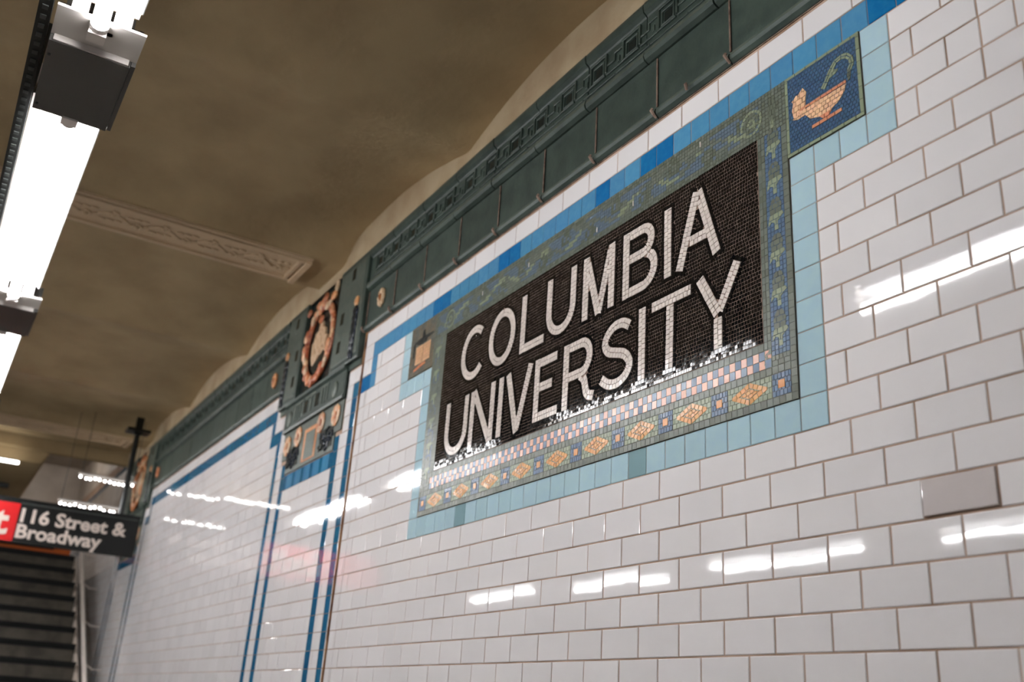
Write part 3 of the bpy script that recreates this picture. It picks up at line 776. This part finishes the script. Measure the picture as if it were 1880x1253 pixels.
# ================================================================== PILASTERS with cartouche
def pilaster(c, label):
    O = (c, -.1, 7.1); S = c-(-44.2)
    root = empty('cartouche_pilaster', W(*O), label, 'pilaster')
    PS = .42
    def flat(g): g.v = [(x, y*PS if y < 0 else y, z) for x, y, z in g.v]; return g
    def P(n, g, sm=False, **k): return flat(g).build(n, root, origin=O, pu=O, smooth=sm, **k)
    X = lambda u: u+S
    g = MB()
    g.prism([(X(-51.9), 12.1), (X(-50.1), 12.1), (X(-50.1), 10.3), (X(-38.4), 10.3), (X(-38.4), 12.1), (X(-36.4), 12.1), (X(-36.4), 20.02), (X(-51.9), 20.02)][:], .1, -.25, m_green)
    P('body', g)
    for (a, b) in ((-41.35, -36.4), (-51.9, -48.0)):
        g = MB(); g.rect(X(a), X(b), 12.5, 20.0, -.2, -1.0, m_green, cham=.1)
        g.rect(X(a)+.3, X(b)-.3, 12.9, 19.6, -.95, -1.06, m_green_l, cham=.05)
        o = P('upright', g)
        for (u, v) in ((( a+b)/2+.1, 19.0), (a+1.35 if a > -45 else b-1.0, 16.15), (a+1.35 if a > -45 else b-1.0, 14.1)):
            g = MB(); g.rect(X(u)-.28, X(u)+.28, v-.42, v+.42, -1.0, -1.08, m_green_d); flat(g).build('dark_square', o, origin=O, pu=O)
    for u, s in ((-37.55, 1), (-51.1, -1)):
        g = MB(); g.blob((X(u), -1.12, 16.65), (.38, .3, .38), m_orange); P('orange_knob', g, True)
        g = MB()
        for k in range(7):
            v = 16.0-.5*k; w = .42-.03*k
            g.blob((X(u)-.22, -1.14, v), (w*.6, .18, .34), m_navy, 6, 5); g.blob((X(u)+.22, -1.14, v-.12), (w*.6, .18, .34), m_navy, 6, 5)
        g.tube([(X(u), -1.1, 16.3), (X(u)-.1*s, -1.15, 14.4), (X(u), -1.1, 12.7)], [.2, .16, .08], m_green_d, 6)
        P('leaf_drop', g, True)
    g = MB(); g.rect(X(-48.0), X(-41.35), 12.6, 20.0, -.2, -.32, m_green_d); P('niche', g)
    # garland wreath
    g = MB(); cu, cv = X(-44.7), 16.0
    pts = [(cu+2.55*math.cos(t), -.62, cv+2.8*math.sin(t)) for t in [2*math.pi*k/28 for k in range(29)]]
    g.tube(pts, .38, m_orange_d, 7, caps=False)
    rnd = random.Random(5)
    for k in range(44):
        t = 2*math.pi*k/44+rnd.uniform(-.05, .05); rr = 1+rnd.uniform(-.07, .09)
        m = rnd.choice([m_orange, m_orange, m_orange_d, m_cream, m_shell])
        q = rnd.uniform(.26, .42)
        g.blob((cu+2.55*rr*math.cos(t), -.85+rnd.uniform(-.12, .1), cv+2.8*rr*math.sin(t)), (q, q*.9, q), m, 7, 5)
    P('garland', g, True)
    for (u, v, a, b, m) in ((-44.1, 19.2, .55, .4, m_orange_d), (-42.0, 19.4, .4, .5, m_cream), (-42.4, 18.8, .6, .35, m_orange), (-43.6, 18.4, .45, .35, m_cream), (-47.3, 19.0, .5, .3, m_orange_d), (-45.3, 19.0, .6, .3, m_orange)):
        g = MB(); g.blob((X(u), -1.0, v), (a, .3, b), m, 7, 5); P('ribbon', g, True)
    g = MB()
    g.prism([(cu-1.35, 15.0), (cu-.9, 14.4), (cu+.2, 14.9), (cu+1.3, 15.1), (cu+1.45, 16.2), (cu+1.0, 16.3), (cu+.9, 16.9), (cu+.35, 17.1), (cu+.2, 17.6), (cu-.3, 17.6), (cu-.45, 17.0), (cu-1.0, 16.9), (cu-1.1, 16.4), (cu-1.5, 16.2)], -.3, -.72, m_cream, cham=.08)
    rnd = random.Random(9)
    for k in range(14): g.blob((cu+rnd.uniform(-1.1, 1.1), -.74, 15.6+rnd.uniform(-.5, .9)), (.22, .16, .34), m_cream, 6, 5)
    g.blob((cu-.05, -.8, 17.75), (.5, .25, .32), m_orange_d, 8, 5)
    P('crest', g)
    g = MB(); g.prism([(cu-1.3, 14.35), (cu+.3, 13.55), (cu+1.4, 14.6), (cu+1.3, 15.05), (cu-.6, 14.5)], -.3, -.55, m_green_d); P('crest_base', g)
    # ledge
    g = MB()
    g.sweep([(.05, 10.3), (-.7, 10.32), (-.8, 10.5), (-.6, 10.65), (-.55, 12.2), (-.95, 12.35), (-1.0, 12.55), (.05, 12.6)], X(-50.0), X(-38.4), m_green)
    P('ledge', g)
    g = MB()
    for u in (-43.4, -45.65): g.rect(X(u)-.35, X(u)+.35, 10.95, 11.85, -.5, -.64, m_green_d)
    for u in (-42.4, -41.9, -41.4, -46.7, -47.2, -47.7, -44.5): g.rect(X(u)-.08, X(u)+.08, 10.85, 12.0, -.5, -.72, m_green_l)
    for u in (-42.15, -46.95, -44.5): g.rect(X(u)-.9, X(u)+.9, 11.95, 12.08, -.5, -.7, m_green_l)
    P('ledge_relief', g)
    for u in (-40.0, -48.9):
        g = MB(); g.blob((X(u), -.62, 11.25), (.5, .25, .6), m_green_l, 8, 6); P('boss', g, True)
    # picture under the ledge
    g = MB(); g.prism([(X(-49.9), 8.3), (X(-48.75), 8.3), (X(-48.75), 7.15), (X(-39.5), 7.15), (X(-39.5), 8.3), (X(-38.5), 8.3), (X(-38.5), 10.35), (X(-49.9), 10.35)], .1, -.16, m_green_l)
    pn = P('lower_panel', g)
    g = MB(); g.rect(X(-45.4), X(-42.9), 7.4, 9.7, -.1, -.24, m_orange); g.rect(X(-45.0), X(-43.2), 7.5, 9.4, -.2, -.28, m_green_l); flat(g).build('orange_frame', pn, origin=O, pu=O)
    for (u, v) in ((-39.6, 9.45), (-42.3, 9.55), (-46.7, 9.5), (-48.9, 9.25)):
        g = MB()
        for k in range(9):
            a = 2*math.pi*k/9; g.blob((X(u)+.48*math.cos(a), -.3, v+.48*math.sin(a)), (.3, .16, .3), m_orange if k % 2 else m_cream, 6, 4)
        g.blob((X(u), -.36, v), (.25, .16, .25), m_orange_d, 7, 5)
        flat(g).build('flower', pn, origin=O, pu=O, smooth=True)
    for u0 in (-41.0, -47.5):
        g = MB()
        for k in range(5):
            a = k*1.2
            sp = [(X(u0)+.8*math.cos(a)+(.5-.05*q)*math.cos(q*.8+a), -.3, 8.15+.35*math.sin(a)+(.42-.04*q)*math.sin(q*.8+a)) for q in range(8)]
            g.tube(sp, .12, m_green_d if k % 2 else m_navy, 6)
        g.rect(X(u0)-1.2, X(u0)+1.2, 7.5, 8.9, -.1, -.22, m_green_d)
        flat(g).build('dark_scrollwork', pn, origin=O, pu=O, smooth=False)
    return root
pilaster(PC[0], 'green glazed pilaster with orange garland cartouche left of the name panel')
pilaster(PC[1], 'far green glazed pilaster with dim orange cartouche behind the black street sign')

# ================================================================== FLUORESCENT ROWS
def fixture(x0, y, v, label, group, detail=True):
    """x0: right end of the lit trough; trough runs to x0-22.1; box beyond the right end"""
    O = (x0-11, y, v); root = empty('fluorescent_fixture', W(*O), label, 'light', group)
    def P(n, g, **k): return g.build(n, root, origin=O, pu=O, **k)
    g = MB(); x1 = x0-22.1
    g.box(x1-1.0, x0, y-1.2, y+1.2, v+.95, v+1.02, m_refl)
    for s in (-1, 1):
        a, b = (y+1.14, y+1.2) if s > 0 else (y-1.2, y-1.14)
        g.box(x1-.0, x0, a, b, v+.5, v+.95, m_refl)
    P('reflector', g)
    g = MB()
    g.box(x1-.5, x0+5.1, y-1.2, y+1.2, v+1.02, v+1.9, m_steel)
    g.box(x1-.5, x0, y-1.52, y-1.2, v+.45, v+1.9, m_socket); g.box(x1, x0, y+1.2, y+1.24, v+.5, v+1.9, m_steel)
    P('housing', g)
    g = MB(); g.box(x0, x0+5.1, y-1.42, y+1.38, v-.22, v+1.5, m_steel)
    g.box(x0-.02, x0+5.12, y+1.40, y+1.56, v-.14, v+1.5, m_steel)
    bx = P('ballast_box', g)
    g = MB()
    for (a, b) in ((.5, -1.3), (4.2, -1.3)): g.tube([(x0+a, y+b, v-.22), (x0+a, y+b, v-.27)], .06, m_strut, 6)
    g.build('screw', bx, origin=O, pu=O)
    g = MB(); X_ = x0-29.6; g.box(X_+5.12, X_+6.95, y-1.42, y+1.56, v+.05, v+.15, m_steel_l); g.box(X_+5.12, X_+5.2, y-1.3, y+1.3, v-.2, v+.06, m_steel_l)
    g.box(X_+6.9, X_+6.96, y-1.0, y-.45, v+.15, v+.95, m_steel_l); g.box(X_+6.9, X_+6.96, y+.4, y+1.0, v+.15, v+.95, m_steel_l)
    P('end_tray', g)
    g = MB(); g.tube([(x0-22.9, y, v+.08), (x0-.1, y, v+.08)], .26, m_tube, 12); P('tube', g, smooth=True)
    for xs, s in ((x0-23.35, -1), (x0-.15, 1)):
        g = MB(); g.box(xs-.28, xs+.28, y-.3, y+.3, v-.3, v+.95, m_socket)
        g.tube([(xs+.25*-s if s > 0 else xs+.22, y, v+.08), (xs-.55*s if s > 0 else xs+.5, y, v+.08)], .34, m_socket, 12)
        g.box(xs-.1, xs+.14, y-.5, y-.3, v+.1, v+.5, m_socket); g.box(xs-.1, xs+.14, y+.3, y+.5, v+.05, v+.35, m_socket)
        P('lampholder', g)
    for xs in (x1+3, x0-3):
        g = MB(); g.box(xs-.3, xs+.3, y-.3, y+.3, v+1.9, ceil_v(xs)-.05, m_strut); P('hanger', g)
    return root
FY, FV = -19.62, 13.7
labs = ['fluorescent light fixture directly above the camera at the top left corner', 'long lit fluorescent fixture in the middle of the overhead row', 'lit fluorescent fixture cut off by the left edge of the photo', 'farthest fluorescent fixture of the near overhead row']
for k in range(-1, 3):
    fixture(-21.0-29.6*(k), FY, FV, labs[max(0, k)] if k >= 0 else 'fluorescent fixture behind the camera seen only as glare on the tiles', 'near row of fluorescent fixtures')
# perforated strut beside the near row
SO = (-50, -21.3, 14.3)
strut = empty('perforated_strut', W(*SO), 'black perforated steel strut running along the left side of the overhead lights', 'strut')
g = MB(); g.box(-125, 30, -21.62, -21.18, 13.9, 14.6, m_strut); g.build('channel', strut, origin=SO, pu=SO)
g = MB()
for k in range(60): g.box(-10-.6*k, -9.75-.6*k, -21.5, -21.3, 13.86, 13.91, m_signg)
g.build('slots', strut, origin=SO, pu=SO, kind='stuff')
for x in (-26.3, -58, -90):
    g = MB(); g.box(x, x+.3, -21.5, -21.25, 14.6, 20.9, m_strut); g.build('hanger', strut, origin=SO, pu=SO)
# far row over the other platform edge (seen only as reflections in the tiles)
def far_fixture(x0):
    O = (x0-10, -61.6, 10.7); root = empty('fluorescent_fixture', W(*O), 'fluorescent fixture of the far row, seen only as glare low on the tiles', 'light', 'far row of fluorescent fixtures')
    g = MB(); g.box(x0-22.1, x0, -62.8, -60.4, 11.7, 12.6, m_steel); g.box(x0-22.1, x0, -62.7, -60.5, 11.6, 11.7, m_refl); g.build('housing', root, origin=O, pu=O)
    g = MB(); g.tube([(x0-21.6, -61.6, 10.8), (x0-.4, -61.6, 10.8)], .22, m_tube, 10); g.build('tube', root, origin=O, pu=O, smooth=True)
    g = MB()
    for x in (x0-21.8, x0-.2): g.box(x-.2, x+.2, -61.9, -61.3, 10.4, 11.6, m_socket)
    for x in (x0-19, x0-3): g.box(x-.2, x+.2, -61.8, -61.4, 12.6, 20.8, m_strut)
    g.build('lampholder', root, origin=O, pu=O)
for k in range(5): far_fixture(12-31*k)

# ================================================================== HANGING STREET SIGN
GO = (-96, -14, 8)
sign = empty('hanging_sign', W(*GO), 'black hanging direction sign reading 116 Street & Broadway with a red end', 'sign')
g = MB(); g.box(-96.5, -96, -28, -1.0, 6.0, 10.35, m_signb); g.box(-96.55, -95.95, -28, -.95, 10.35, 10.55, m_signb); g.box(-95.99, -95.96, -13.1, -1.2, 10.02, 10.12, m_signg)
g.build('sign_board', sign, origin=GO, pu=GO)
g = MB(); g.box(-96.02, -95.95, -28, -13.1, 6.05, 9.98, m_signr); g.build('red_field', sign, origin=GO, pu=GO)
def text(name, body, y0, y1, v0, cap, parent, pu, mt, X=-95.93):
    cu = bpy.data.curves.new(name, 'FONT'); cu.body = body; cu.size = 1; cu.offset = .03; cu.extrude = .02; cu.resolution_u = 3
    o = bpy.data.objects.new(name, cu); COL.objects.link(o)
    dg = bpy.context.evaluated_depsgraph_get(); me = bpy.data.meshes.new_from_object(o.evaluated_get(dg))
    bpy.data.objects.remove(o)
    xs = [v.co.x for v in me.vertices]; x0, x1 = min(xs), max(xs); ch = .72
    for v in me.vertices:
        x, y, z = v.co
        v.co = ((X+z*.6-pu[0])*T, (y0+(x-x0)/(x1-x0)*(y1-y0)-pu[1])*T, (v0+y/ch*cap-pu[2])*T)
    me.materials.clear(); me.materials.append(mt); me.name = name
    return link(name, me, parent, label=f'white lettering reading {body}')
text('lettering', '116 Street &', -12.85, -2.2, 8.17, 1.42, sign, GO, m_signw)
text('lettering', 'Broadway', -12.95, -4.5, 6.52, 1.42, sign, GO, m_signw)
text('lettering', 'Exit', -20.3, -13.8, 6.75, 2.75, sign, GO, m_signw)
for y in (-3.15, -24):
    g = MB(); g.tube([(-96.25, y, 10.5), (-96.25, y, 20.2)], .28, m_signb, 10); g.box(-97.2, -95.3, y-1.25, y+1.25, 19.8, 20.15, m_signb); g.box(-96.6, -95.9, y-.45, y+.45, 19.6, 19.9, m_signb); g.box(-96.5, -96, y-.4, y+.4, 20.15, 21.6, m_signb)
    g.build('hanger_pole', sign, origin=(-96.25, y, 10.5), pu=GO)

# ================================================================== STAIRS behind the sign
AO = (-110, -18, -10)
stairs = empty('staircase', W(*AO), 'dim grey staircase rising behind the hanging sign', 'stairs')
RI, TR = 2.0, 3.1
xs0 = -105.7+(-6.9+28.9)/(RI/TR)
nst = 19
for k in range(nst):
    x = xs0-TR*k; z = -28.9+RI*k
    g = MB(); g.box(x-TR-.2, x, -40, -3, z, z+RI, m_stair); o = g.build('step', stairs, origin=(x, -20, z), pu=AO)
    g = MB(); g.box(x-.6, x+.32, -40, -3, z+RI-.14, z+RI+.05, m_shade_line); g.box(x-.05, x+.06, -40, -3, z+RI-.62, z+RI-.1, m_shade_line); g.build('nosing_shade', o, origin=(x, -20, z+RI), pu=(x, -20, z))  # step lip; its black strips stand in for the shade gap below
xt = xs0-TR*nst; zt = -28.9+RI*nst
g = MB(); P0 = []
g.v = [(xs0+1, -3, -28.9), (xt, -3, zt-RI), (xt, -3, zt+.6), (xs0+1, -3, -27.9), (xs0+1, -2.6, -28.9), (xt, -2.6, zt-RI), (xt, -2.6, zt+.6), (xs0+1, -2.6, -27.9)]
g.f = [(0, 1, 2, 3), (7, 6, 5, 4), (3, 2, 6, 7), (0, 4, 5, 1), (1, 5, 6, 2), (0, 3, 7, 4)]; g.mi = [g.m(m_pale)]*6
g.build('stringer', stairs, origin=(-110, -2.6, -10), pu=AO)
g = MB(); g.box(-132.9, -132.0, -40, -3.2, zt+.1, zt+2.0, m_oran); g.box(-132.0, -131.8, -40, -5.4, zt+1.1, zt+1.5, m_shade_line)
tag = g.build('orange_beam', None, origin=(-133, -20, 10.6)); tag['label'] = 'orange steel beam under the hanging sign at the stair head'; tag['category'] = 'beam'
g = MB(); g.box(-167.8, xt, -40, -2.6, zt-RI-.6, zt-.1, m_stair); g.build('landing', stairs, origin=(-150, -20, zt-1), pu=AO)
g = MB(); g.box(-146.5, -146, -24, -3, 28.5, 29, m_fill_strip)  # unseen light added to brighten the pale far wall
o = g.build('strip_light', None, origin=(-146, -11.6, 27.4)); o['label'] = 'unseen strip light added in the stairwell to brighten its far wall'; o['category'] = 'light'
# handrail
HO = (-110, -2.0, -5)
hr = empty('handrail', W(*HO), 'pale handrail climbing beside the staircase below the hanging sign', 'handrail')
sl = RI/TR
g = MB(); g.tube([(-70, -2.0, -6.9+(-103.7+70)*sl), (-103.7, -2.0, -6.9), (-135, -2.0, -6.9+31.3*sl)], .27, m_rail, 10); g.build('rail', hr, origin=HO, pu=HO, smooth=True)
g = MB()
for k in range(9):
    x = -75-8*k; g.tube([(x, -2.0, -6.9+(-103.7-x)*sl), (x, -1.0, -7.6+(-103.7-x)*sl), (x, .0, -7.6+(-103.7-x)*sl)], .08, m_rail, 6)
g.build('bracket', hr, origin=HO, pu=HO)
# glowing beads standing in for lights reflected in tile, in front of the stairwell
def glint_row(x, v, y0, y1, label, n):
    O = (x, (y0+y1)/2, v); root = empty('glint_row', W(*O), label, 'light', 'glowing bead rows standing in for reflections')
    g = MB(); g.box(x-.15, x+.15, y0-.3, y1+.3, v+.3, v+.5, m_steel_l)  # bar and wires are added only to hold the beads
    for y in (y0, y1): g.tube([(x, y, v+.5), (x, y, ceil_v(x)-.02)], .03, m_strut, 6)
    g.build('bar', root, origin=O, pu=O)
    for k in range(n):
        g = MB(); yy = y0+(y1-y0)*k/(n-1)+random.uniform(-.08, .08); g.blob((x, yy, v+random.uniform(-.12, .12)), (.13, .13, .13), m_glint, 8, 6)
        g.build('lamp', root, origin=(x, yy, v), pu=O, smooth=True)  # each bead glows in place of a reflected light
glint_row(-99.5, 14.45, -7.6, -2.0, 'upper row of glowing beads standing in for reflected lights above the hanging sign', 12)
glint_row(-100.4, 11.4, -9.0, -2.7, 'lower row of glowing beads standing in for reflected lights just above the hanging sign', 13)
# far strip light at the left edge
g = MB(); g.box(-117.4, -116.9, -22, -13.2, 18.2, 18.5, m_strip)
o = g.build('strip_light', None, origin=(-117, -16, 18.2)); o['label'] = 'bright strip light at the left edge, under the ceiling far behind'; o['category'] = 'light'
# dark bulkhead over the stairs
g = MB()
g.v = [(-119.6, -135, 21), (-119.6, -9.6, 21), (-150, -9.6, 21), (-150, -135, 21), (-119.6, -135, 19.2), (-119.6, -10.6, 19.2), (-150, -12.5, 12.5), (-150, -135, 12.5)]
g.f = [(0, 1, 2, 3), (7, 6, 5, 4), (0, 4, 5, 1), (1, 5, 6, 2), (2, 6, 7, 3)]; g.mi = [g.m(m_ceil)]*5
g.build('trim_4', origin=(-135, -40, 18), kind='structure')
g = MB(); g.box(-126.6, -126, -30, -13.2, 16.6, 17.2, m_strut)
o = g.build('cable_tray', None, origin=(-126, -20, 16.6)); o['label'] = 'dark cable tray under the stair soffit at the left edge above the sign'; o['category'] = 'cable tray'
